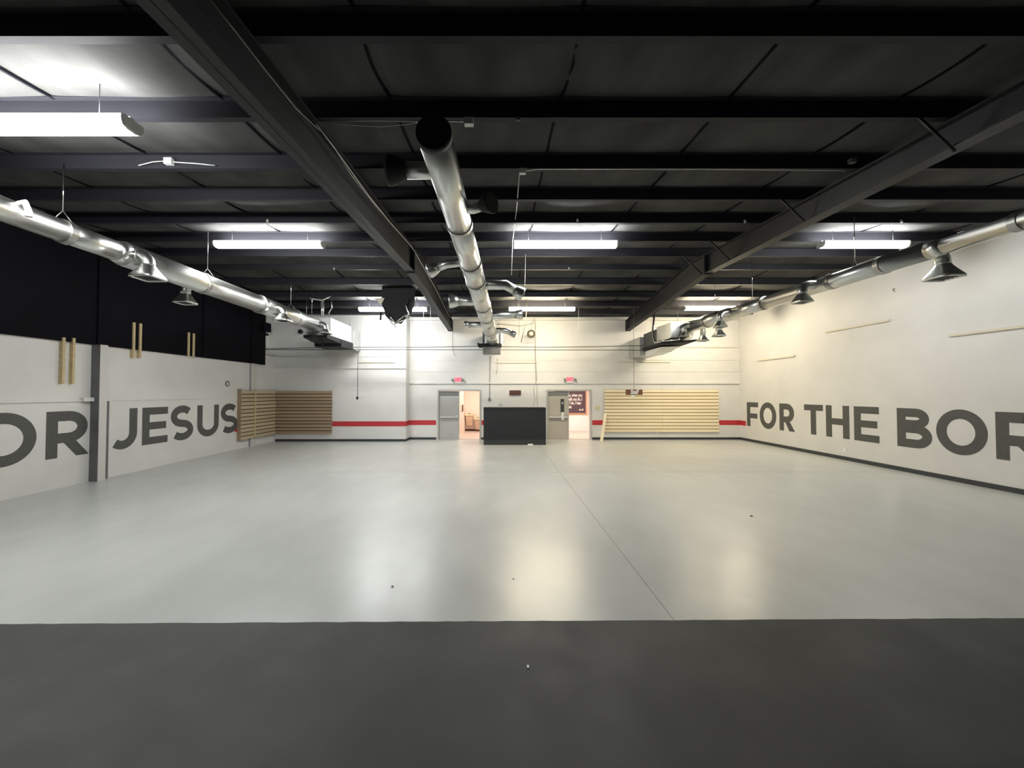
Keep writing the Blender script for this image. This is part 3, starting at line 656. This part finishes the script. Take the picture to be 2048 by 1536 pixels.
# ------------------------------------------------------------------ strips on the walls
def strip(a, b, mt, label): return tag(box(a, b).build('wall_strip', mt), label, 'wood strip', 'strips on the walls')
Xs = XL + .06
for i, (x, y0, y1, nm) in enumerate(((128, 675, 768, 'left of the pair above the letter R'), (148, 676, 768, 'right of the pair above the letter R'),
                        (268.5, 645, 716, 'left of the pair above the letters JE'), (281.5, 647, 716, 'right of the pair above the letters JE'),
                        (378, 665, 713, 'left of the pair above the letters SU'), (388, 667, 714, 'right of the pair above the letters SU'))):
    a = Q(x, y0, X=XU + .02); b = Q(x, y1, X=XU + .02); h = .025 if i < 2 else .03
    strip((XL if i < 4 else XU, a.y - h, b.z), (XU + .03, a.y + h, a.z), 'tan', 'thin tan wood strip upright on the left wall, ' + nm)
for (x0, y0), (x1, y1), nm in (((1515, 721), (1590, 712.5), 'short and lowest, nearest the back corner'), ((1652, 664), (1780, 642), 'slanting one under the second hood'), ((1899, 671.5), (2110, 641), 'long one cut by the right edge of the view')):
    a = Q(x0, y0, X=XR - .01); b = Q(x1, y1, X=XR - .01); z = a.z
    strip((XR - .035, b.y, z - .025), (XR - .001, a.y, z + .025), 'cream', 'cream strip fixed level on the right wall, ' + nm)
for x0, x1, y, Y_, nm in ((1340, 1470, 694.5, YB, 'right of the right air handler'), (1238, 1340, 724, YB, 'below the right air handler'), (1140, 1208, 695, YB, 'between the right door and the right beam'), (718, 791, 724.5, YBL, 'right of the hanging black cord'), (990, 1074, 725.5, YB, 'above the black counter')):
    a = Q(x0, y, Y=Y_); b = Q(x1, y, Y=Y_)
    strip((a.x, Y_ - .03, a.z - .022), (b.x, Y_ - .001, a.z + .022), 'cream', 'cream strip fixed level on the back wall, ' + nm)

# ------------------------------------------------------------------ painted words
W_ = .215
def arc(cx, cy, rx, ry, a0, a1, n=18):
    return [(cx + rx * math.cos(R(a0 + (a1 - a0) * i / n)), cy + ry * math.sin(R(a0 + (a1 - a0) * i / n))) for i in range(n + 1)]
def rect(x0, y0, x1, y1): return ('poly', [(x0, y0), (x1, y0), (x1, y1), (x0, y1)])
def letter(ch, w):
    h = W_ / 2; t_ = W_ * .92
    if ch == 'E': return [rect(0, 0, W_, 1), rect(W_, 1 - t_, w, 1), rect(W_, .5 - t_ / 2, w * .93, .5 + t_ / 2), rect(W_, 0, w, t_)]
    if ch == 'F': return [rect(0, 0, W_, 1), rect(W_, 1 - t_, w, 1), rect(W_, .44 - t_ / 2, w * .92, .44 + t_ / 2)]
    if ch == 'T': return [rect(0, 1 - t_, w, 1), rect(w / 2 - h, 0, w / 2 + h, 1 - t_)]
    if ch == 'H': return [rect(0, 0, W_, 1), rect(w - W_, 0, w, 1), rect(W_, .5 - t_ / 2, w - W_, .5 + t_ / 2)]
    if ch == 'O': return [('loop', arc(w / 2, .5, w / 2 - h, .52 - h, 0, 360, 56)[:-1])]
    if ch == 'U': return [('stroke', [(h, 1)] + arc(w / 2, .38, w / 2 - h, .40 - h, 180, 360, 24) + [(w - h, 1)])]
    if ch == 'J': return [('stroke', [(w - h, 1), (w - h, .45)] + arc(w - h - .29, .38, .29, .40 - h, 0, -128, 18))]
    if ch == 'S': return [('stroke', arc(w * .5, .70, w / 2 - h, .32 - h, 38, 258, 20) + arc(w * .5, .285, w / 2 - h + .005, .305 - h, 78, -142, 20))]
    if ch == 'R':
        return [rect(0, 0, W_, 1), ('stroke', [(W_, 1 - h)] + [(w * .5, 1 - h)] + arc(w * .5, .655, w * .46 - h, .345 - h, 90, -90, 16) + [(W_, .31 + h)]),
                ('poly', [(w * .38, .33), (w * .66, .36), (w, 0), (w - .26, 0)])]
    if ch == 'B':
        return [rect(0, 0, W_, 1), ('stroke', [(W_, 1 - h)] + [(w * .55, 1 - h)] + arc(w * .55, .745, w * .38 - h, .255 - h, 90, -90, 14) + [(W_, .49 + h)]),
                ('stroke', [(W_, .59 - h)] + [(w * .56, .59 - h)] + arc(w * .56, .295, w * .44 - h, .295 - h, 90, -90, 14) + [(W_, h)])]
def build_letter(ch, w, mp, parent):
    m = MB()
    lift = [0]
    def slab(poly):
        a = [m.bm.verts.new(mp(u, v, .004 + lift[0])) for u, v in poly]; b = [m.bm.verts.new(mp(u, v, -.001)) for u, v in poly]
        m.bm.faces.new(a); m.bm.faces.new(list(reversed(b)))
        for i in range(len(a)): j = (i + 1) % len(a); m.bm.faces.new((a[i], b[i], b[j], a[j]))
    for kind, pts in letter(ch, w):
        lift[0] += .0008
        if kind == 'poly': slab(pts); continue
        n_ = len(pts); off = []
        for i in range(n_):
            if kind == 'loop': a, b = pts[i - 1], pts[(i + 1) % n_]
            else: a, b = pts[max(i - 1, 0)], pts[min(i + 1, n_ - 1)]
            d = Vector((b[0] - a[0], b[1] - a[1])).normalized(); nn = Vector((-d.y, d.x)) * W_ / 2
            off.append(((pts[i][0] + nn.x, pts[i][1] + nn.y), (pts[i][0] - nn.x, pts[i][1] - nn.y)))
        rng = range(n_) if kind == 'loop' else range(n_ - 1)
        for i in rng:
            j = (i + 1) % n_; slab([off[i][0], off[j][0], off[j][1], off[i][1]])
    return m.build('painted_letter', 'letter', parent)
ZL0, ZH = .65, 1.0
def word(s, spans, side, label):
    t = thing('wall_lettering', label, 'lettering', (XL if side < 0 else XR, spans[0][0], ZL0))
    for ch, (a, b) in zip(s, spans):
        w_ = abs(b - a)
        if side < 0: mp = lambda u, v, o, a=a: (XL + o, a + u, ZL0 + v * ZH)
        else: mp = lambda u, v, o, a=a: (XR - o, a - u, ZL0 + v * ZH)
        build_letter(ch, w_, mp, t)
ly = lambda x: Q(x, 860, X=XL).y
ry = lambda x: Q(x, 860, X=XR).y
word('OR', [(ly(73) - 1.08, ly(73)), (ly(92), ly(178))], -1, 'dark grey painted letters OR on the left wall, left of the column')
word('JESUS', [(ly(219), ly(274)), (ly(284), ly(335)), (ly(341), ly(386)), (ly(394), ly(437)), (ly(441), ly(475))], -1, 'dark grey painted word JESUS on the left wall')
word('FOR', [(ry(1494.5), ry(1517)), (ry(1520), ry(1553)), (ry(1559.5), ry(1590))], 1, 'dark grey painted word FOR on the right wall nearest the back')
word('THE', [(ry(1609), ry(1646.5)), (ry(1652.5), ry(1699)), (ry(1708.5), ry(1758.5))], 1, 'dark grey painted word THE on the right wall')
word('BOR', [(ry(1794.5), ry(1864)), (ry(1872.6), ry(1975.5)), (ry(1991.5), ry(1991.5) - .88)], 1, 'large dark grey painted letters BOR at the right edge')

# ------------------------------------------------------------------ slatted panels
def slat_panel(label, mp, L0, L1, z0, z1, n, mats, furr, seam=None, loc=(0, 0, 0), back='shadebrown'):
    t = thing('slat_panel', label, 'slat panel', loc, 'wooden slat panels')
    p_ = (z1 - z0) / n
    for i in range(n):
        za_ = z0 + i * p_; zb_ = za_ + p_ * .77
        parts = [(L0, L1)] if not seam else [(L0, seam - .003), (seam + .003, L1)]
        for j, (a, b) in enumerate(parts):
            e = random.uniform(-.012, .012)
            m = MB(); m.box(mp(a, .042, za_), mp(b + e * (j == len(parts) - 1), .062, zb_)); m.build('slat', mats[j] if len(mats) > 1 else mats[0], t, .002)
    m = MB(); m.box(mp(L0 + .01, .034, z0 + .01), mp(L1 - .01, .040, z1 - .04)); m.build('gap_shade_board', back, t)  # added board whose dark colour paints shade into the slat gaps
    for f in furr:
        m = MB(); m.box(mp(f - .02, .0, z0), mp(f + .02, .034, z1 - .02)); m.build('furring_strip', 'slatdark', t)
    return t
a = Q(1209.5, 860, Y=YB - .06); b = Q(1438.5, 860, Y=YB - .06)
sz0, sz1 = Q(1300, 864, Y=YB - .06).z, Q(1300, 778, Y=YB - .06).z
sm = Q(1325, 820, Y=YB - .06).x
slat_panel('pale pine slat panel on the back wall, right of the doors', lambda u, d, z: (u, YB - d, z), a.x, b.x, sz0, sz1, 13, ['slat', 'slat'], [a.x + .03 + i * (b.x - a.x - .06) / 6 for i in range(7)], sm, (a.x, YB, sz0), 'shadetan')
xc = XL + .07; xe = Q(664, 820, Y=YBL - .06).x
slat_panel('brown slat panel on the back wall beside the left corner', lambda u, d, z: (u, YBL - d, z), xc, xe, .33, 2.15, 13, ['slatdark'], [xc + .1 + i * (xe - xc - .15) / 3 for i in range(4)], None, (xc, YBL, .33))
y0_ = Q(482, 820, X=XL + .12).y; y1_ = YBL - .07
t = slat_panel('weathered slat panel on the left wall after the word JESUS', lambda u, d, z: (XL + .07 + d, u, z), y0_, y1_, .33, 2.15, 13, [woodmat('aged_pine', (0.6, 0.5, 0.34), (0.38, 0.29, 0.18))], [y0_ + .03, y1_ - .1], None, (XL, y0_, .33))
box((XL + .133, Q(511, 820, X=XL + .14).y - .03, .33), (XL + .143, Q(511, 820, X=XL + .14).y + .03, 2.2)).build('cover_strip', 'tan', t)
box((XL + .0, y0_ - .03, .3), (XL + .135, y0_ - .005, 2.17)).build('end_board', 'slatdark', t)
# leaning board
a = Q(1204.5, 883, Z=0.0); b = Q(1211, 826, Y=YB - .1)
ax = a.x; by = min(a.y, YB - .2)
MBb = MB(); MBb.hexa([(ax - .06, 16.3, .001), (ax + .06, 16.3, .001), (ax + .06, 16.33, .001), (ax - .06, 16.33, .001), (b.x - .05, YB - .11, b.z), (b.x + .06, YB - .11, b.z), (b.x + .06, YB - .08, b.z), (b.x - .05, YB - .08, b.z)])
tag(MBb.build('leaning_board', 'slat'), 'narrow pale plank leaning against the left end of the pale slat panel', 'plank')

# ------------------------------------------------------------------ doors
def double_door(n, D, flip, mtl):
    t = bpy.data.objects.new('door_%d' % n, None); C.objects.link(t); t.location = (D[0], YB, 0); t['kind'] = 'structure'
    bpy.context.view_layer.update()
    fr = MB()
    fr.box((D[0] - .05, YB - .02, .001), (D[0] + .02, YB + .22, DH + .05)); fr.box((D[1] - .02, YB - .02, .001), (D[1] + .05, YB + .22, DH + .05)); fr.box((D[0] + .02, YB - .02, DH - .02), (D[1] - .02, YB + .22, DH + .05))
    fr.build('door_frame', 'chrome' if False else 'door', t)
    xm = D[0] + (D[1] - D[0]) * .5; y0 = YB + .06
    lf = box((D[0] + .025, y0, .01), (xm, y0 + .045, DH - .03)).build('door_leaf', mtl, t)
    box((D[0] + .025, y0 - .03, DH - .2), (xm - .04, y0 - .001, DH - .03)).build('leaf_top_band', 'doordark', lf)  # darker grey band across the top of the leaf
    box((xm - .06, y0 - .02, .01), (xm - .0, y0 - .001, DH - .03)).build('astragal', 'door', lf)
    zb_ = Q(900, 834.5, Y=YB).z
    box((D[0] + .06, y0 - .09, zb_ - .03), (xm - .05, y0 - .04, zb_ + .04)).build('panic_bar', 'trimwhite', lf, .008)
    for x in (D[0] + .08, xm - .1): box((x, y0 - .045, zb_ - .05), (x + .05, y0, zb_ + .05)).build('bar_bracket', 'chrome', lf)
    if n == 2:
        xa = Q(1121.5, 800, Y=YB).x; xb = Q(1128.5, 800, Y=YB).x
        box((xa, y0 - .012, Q(1, 826, Y=YB).z), (xb, y0 - .001, Q(1, 798, Y=YB).z)).build('vision_panel', 'darkgrey', lf)
        box((xa + .02, y0 - .1, Q(1, 840, Y=YB).z), (xb - .02, y0 - .09, Q(1, 824, Y=YB).z)).build('latch_cover', 'whitemetal', lf)
        a_ = Q(1125, 806, Y=YB); tube([(a_.x, y0 - .04, a_.z + .03), (a_.x, y0 - .04, a_.z - .05)], .03, 10).build('lever', 'whitemetal', lf)
    else:
        a_ = Q(914, 831, Y=YB); tube([(a_.x, y0 - .12, a_.z), (a_.x, y0 - .05, a_.z)], .035, 10).build('knob', 'whitemetal', lf)
    # the other leaf stands open into the hall behind
    l2 = box((D[1] + .02, YB + .24, .01), (D[1] + .92, YB + .285, DH - .03)).build('door_leaf', mtl, t)
    box((D[0] + .02, YB - .02, .001), (D[1] - .02, YB + .22, .012)).build('threshold', 'door', t)
double_door(1, D1, False, 'door'); double_door(2, D2, False, mat('beige_grey_door_paint', (0.5, 0.465, 0.4), .45))
# ------------------------------------------------------------------ hall behind the doors
YH = 20.6
struct('wall_hall_far', box((-5, YH, 0), (7, YH + .2, 2.7)), 'pink')
struct('wall_hall_left', box((-5.2, YB + .2, 0), (-5, YH + .2, 2.7)), 'pink'); struct('wall_hall_right', box((7, YB + .2, 0), (7.2, YH + .2, 2.7)), 'pink')
struct('wall_hall_end', box((-5, YB + .2, 2.7), (7, YH + .2, 2.8)), 'pink')
xa = Q(927, 800, Y=19.6).x
struct('wall_hall_partition', box((xa - 1.2, 19.6, 0.002), (xa, YH, 2.7)), 'pink')
struct('wall_hall_lower', box((2.2, YH - .03, 0.002), (6.5, YH, EYE - 1.24)), mat('white_tile_wainscot', (.95, .93, .95), .3))
struct('floor_hall', box((-5, YB + .2, 0.001), (7, YH, .003)), 'hallfloor')
struct('baseboard_hall', box((xa + .003, YH - .015, 0.004), (.2, YH, .11)), 'darkwood')
tag(box((-1.9, 18.2, 2.64), (0.2, 18.8, 2.69)).build('ceiling_panel_light', 'hall'), 'ceiling light in the room behind the left doorway', 'ceiling light')
tag(box((2.7, 18.2, 2.64), (4.9, 18.8, 2.69)).build('ceiling_panel_light', 'hall'), 'ceiling light in the room behind the right doorway', 'ceiling light')
a = Q(925.5, 816, Y=19.6)
tag(box((a.x - .03, 19.57, a.z - .17), (a.x + .03, 19.599, a.z + .17)).build('wall_sign', 'darkwood'), 'narrow upright dark plate on the wall seen through the left doorway', 'wall plate')
def fountain(x0, x1, yt, lab):
    a = Q(x0, yt, Y=YH - .3); b = Q(x1, yt, Y=YH - .3); zt = a.z; y0 = YH - .42
    t = thing('drinking_fountain', lab, 'drinking fountain', ((a.x + b.x) / 2, YH, 0), 'drinking fountains')
    m = MB(); m.hexa([(a.x + .06, y0 + .15, zt - .62), (b.x - .06, y0 + .15, zt - .62), (b.x - .06, YH - .001, zt - .62), (a.x + .06, YH - .001, zt - .62), (a.x + .02, y0 + .03, zt - .1), (b.x - .02, y0 + .03, zt - .1), (b.x - .02, YH - .001, zt - .1), (a.x + .02, YH - .001, zt - .1)]); m.build('body', 'beige', t, .02)
    box((a.x, y0, zt - .1), (b.x, YH - .001, zt)).build('basin', 'yellow', t, .03)
    c_ = (a.x + b.x) / 2; box((c_ - .07, y0 + .1, zt), (c_ + .05, y0 + .2, zt + .03)).build('spout', 'darkgrey', t)
fountain(930.5, 947, 828, 'higher beige drinking fountain seen through the left doorway')
fountain(949, 963, 836, 'lower beige drinking fountain seen through the left doorway')
t = thing('wall_poster', 'plum grey quotation board with white text, seen through the right doorway', 'sign', (4, YH, 1.5))
a = Q(1110, 826, Y=YH - .05); b = Q(1171, 775, Y=YH - .05)
box((a.x, YH - .05, a.z), (b.x, YH - .01, b.z)).build('board', 'navy', t)
m = MB(); m.box((a.x - .03, YH - .06, a.z - .05), (b.x + .05, YH - .001, a.z)); m.box((b.x, YH - .06, a.z), (b.x + .05, YH - .001, b.z)); m.build('frame', mat('orange_wood', (.6, .3, .17), .5), t)
for s_, yp, xr in (('you, when you', 790.5, 1164.5), ('o walk out do. I', 798.5, 1164.5), ('if I do, I hear', 806, 1162.5), ('that.', 813.5, 1144)):
    q = Q(xr, yp, Y=YH - .056)
    text_mesh('lettering', s_, .235, 'white', t, q, (1, 0, 0), (0, 0, 1), 'RIGHT', .005, .6)
q = Q(1167, 819.5, Y=YH - .056); text_mesh('lettering', 'Isa 43', .13, 'white', t, q, (1, 0, 0), (0, 0, 1), 'RIGHT', .006, .75)

# ------------------------------------------------------------------ black counter
a = Q(967, 890, Z=0); b = Q(1092, 890, Z=0); zt = Q(1000, 815.5, Y=a.y).z
t = thing('counter', 'wide black counter standing between the two double doors', 'counter', ((a.x + b.x) / 2, a.y, 0))
box((a.x, a.y, .22), (b.x, a.y + .7, zt - .03)).build('front_body', 'board', t)
box((a.x + .005, a.y + .01, .001), (b.x - .005, a.y + .7, .22)).build('kick_panel', 'kick', t)
box((a.x - .005, a.y - .01, zt - .03), (b.x + .005, a.y + .71, zt)).build('counter_top', 'dark', t)
q = Q(1060, 889.5, Z=0)
tag(MB().hexa([(q.x - .1, q.y - .16, .001), (q.x + .12, q.y - .14, .001), (q.x + .1, q.y - .05, .001), (q.x - .08, q.y - .05, .001), (q.x - .1, q.y - .16, .01), (q.x + .12, q.y - .14, .008), (q.x + .1, q.y - .05, .05), (q.x - .08, q.y - .05, .045)]).build('crumpled_paper', 'white'), 'crumpled white paper on the floor at the foot of the black counter', 'paper')

# ------------------------------------------------------------------ exit signs
def exit_sign(x, y, lab):
    c = Q(x, y, Y=YB - .05); t = thing('exit_sign', lab, 'exit sign', tuple(c), 'exit signs')
    box((c.x - .15, YB - .07, c.z - .11), (c.x + .15, YB - .001, c.z + .11)).build('sign_box', 'exitface', t, .01)
    text_mesh('lettering', 'EXIT', .2, 'exitred', t, (c.x, YB - .075, c.z), (1, 0, 0), (0, 0, 1), 'CENTER', .008, .62, .006)
    box((c.x - .14, YB - .08, c.z - .16), (c.x + .16, YB - .001, c.z - .112)).build('battery_pack', 'whitemetal', t)
    for s in (-1, 1):
        h = tube([(c.x + s * .22, YB - .03, c.z), (c.x + s * .23, YB - .13, c.z - .02), (c.x + s * .23, YB - .15, c.z - .02)], [.03, .055, .055], 12).build('lamp_head', 'doordark', t)
        tube([(c.x + s * .14, YB - .03, c.z), (c.x + s * .22, YB - .03, c.z)], .012, 6).build('lamp_arm', 'whitemetal', t)
exit_sign(916, 759.5, 'red lit exit sign above the left double door'); exit_sign(1139.5, 758.5, 'red lit exit sign above the right double door')
# ------------------------------------------------------------------ small wall items
a = Q(1019, 790, Y=YB - .04); b = Q(1042, 780.5, Y=YB - .04)
tag(box((a.x, YB - .07, a.z), (b.x, YB - .001, b.z)).build('wall_speaker', 'darkwood', None, .02), 'small dark oblong box on the back wall above the black counter', 'wall box')
t = thing('thermostat', 'small white thermostat on the back wall above the counter', 'thermostat', tuple(Q(1001, 807, Y=YB)))
c = Q(1001, 807, Y=YB); box((c.x - .09, YB - .03, c.z - .06), (c.x + .09, YB - .001, c.z + .06)).build('cover', 'whitemetal', t, .006)
box((c.x - .02, YB - .035, c.z + .01), (c.x + .02, YB - .03, c.z + .03)).build('display', 'dark', t); box((c.x - .06, YB - .036, c.z - .06), (c.x + .06, YB - .03, c.z - .045)).build('vent_slot', 'doordark', t)
def plate(x, y, Yw, hw, hh, mt, lab, nm='wall_plate'):
    c = Q(x, y, Y=Yw); t = thing(nm, lab, 'wall plate', tuple(c)); box((c.x - hw, Yw - .012, c.z - hh), (c.x + hw, Yw - .001, c.z + hh)).build('plate', mt, t, .003)
    for s in (-1, 1): box((c.x - .012, Yw - .015, c.z + s * hh * .4 - .012), (c.x + .012, Yw - .012, c.z + s * hh * .4 + .012)).build('socket', 'trimwhite', t)
plate(830, 866.5, YB, .045, .07, 'white', 'white outlet plate low on the back wall left of the left doors', 'outlet')
plate(1315, 866.5, YB, .05, .05, 'white', 'white outlet plate under the pale slat panel', 'outlet')
plate(1195, 815.5, YB, .11, .085, 'yellow', 'square cream plate on the wall between right door and pale slats')
plate(1089, 782, YB, .035, .02, 'yellow', 'tiny cream sensor beside the top of the right door frame', 'door_sensor')
c = Q(1690, 900, X=XR); t = thing('outlet', 'white outlet plate low on the right wall under the word THE', 'wall plate', tuple(c))
box((XR - .012, c.y - .05, c.z - .07), (XR - .001, c.y + .05, c.z + .07)).build('plate', 'white', t, .003)
c = Q(1790, 581, X=XR); m = MB(); m.tube([(XR, c.y, c.z + .05), (XR - .06, c.y, c.z + .03), (XR - .06, c.y - .05, c.z - .04)], .012, 6); tag(m.build('wall_hook', 'doordark'), 'small bent hook high on the right wall under the duct', 'hook')
c = Q(454, 767.5, X=XL); m = MB()
t = thing('wall_ring', 'small grey round fitting on the left wall above the last S', 'wall fitting', tuple(c))
m.tube([(XL + .02, c.y + .08 * math.cos(a * math.pi / 10), c.z + .08 * math.sin(a * math.pi / 10)) for a in range(21)], .02, 8); m.build('ring', 'doordark', t)
tube([(XL, c.y, c.z), (XL + .02, c.y, c.z)], .06, 16).build('disc', 'trimwhite', t)
c = Q(603, 664, Y=YBL); t = thing('round_vent', 'small dark round vent on the wall behind the left duct', 'vent', tuple(c))
tube([(c.x, YBL, c.z), (c.x, YBL - .12, c.z)], [.09, .1], 16).build('pipe_end', 'darkgrey', t); tube([(c.x, YBL - .121, c.z), (c.x, YBL - .123, c.z)], .085, 16).build('opening', 'dark', t)
# brown hanging sign
c = Q(1268, 784, Y=15.6); t = thing('hanging_sign', 'small brown wooden sign with white script hanging before the pale slats', 'sign', tuple(c))
box((c.x - .34, 15.58, c.z - .12), (c.x + .34, 15.6, c.z + .1)).build('board', 'brown', t)
text_mesh('lettering', 'Staff', .24, 'white', t, (c.x, 15.575, c.z - .005), (1, 0, 0), (0, 0, 1), 'CENTER', .01, .75, .006, .2)
m = MB(); m.loft([[(c.x - .06 + .075 * math.cos(a * math.pi / 8) , yy_, c.z - .17 + .055 * math.sin(a * math.pi / 8)) for a in range(16)] for yy_ in (15.575, 15.6)], True, True, False); m.build('tag', 'white', t)
# crumbs on the floor
for x, y, s_, lab in ((1503, 1033, .02, 'small dark chip on the floor right of the joint'), (785, 1174, .012, 'small dark chip on the floor left of centre'), (1027, 1159, .01, 'small dark chip in the warm floor reflection'), (619, 993, .018, 'small pale chip on the left part of the floor')):
    p = Q(x, y, Z=0); tag(MB().tube([(p.x - s_, p.y, .004), (p.x, p.y + s_ * .3, .008), (p.x + s_, p.y - s_ * .2, .004)], [s_ * .3, s_ * .5, s_ * .25], 6).build('floor_chip', 'dark' if 'dark' in lab else 'white'), lab, 'debris')
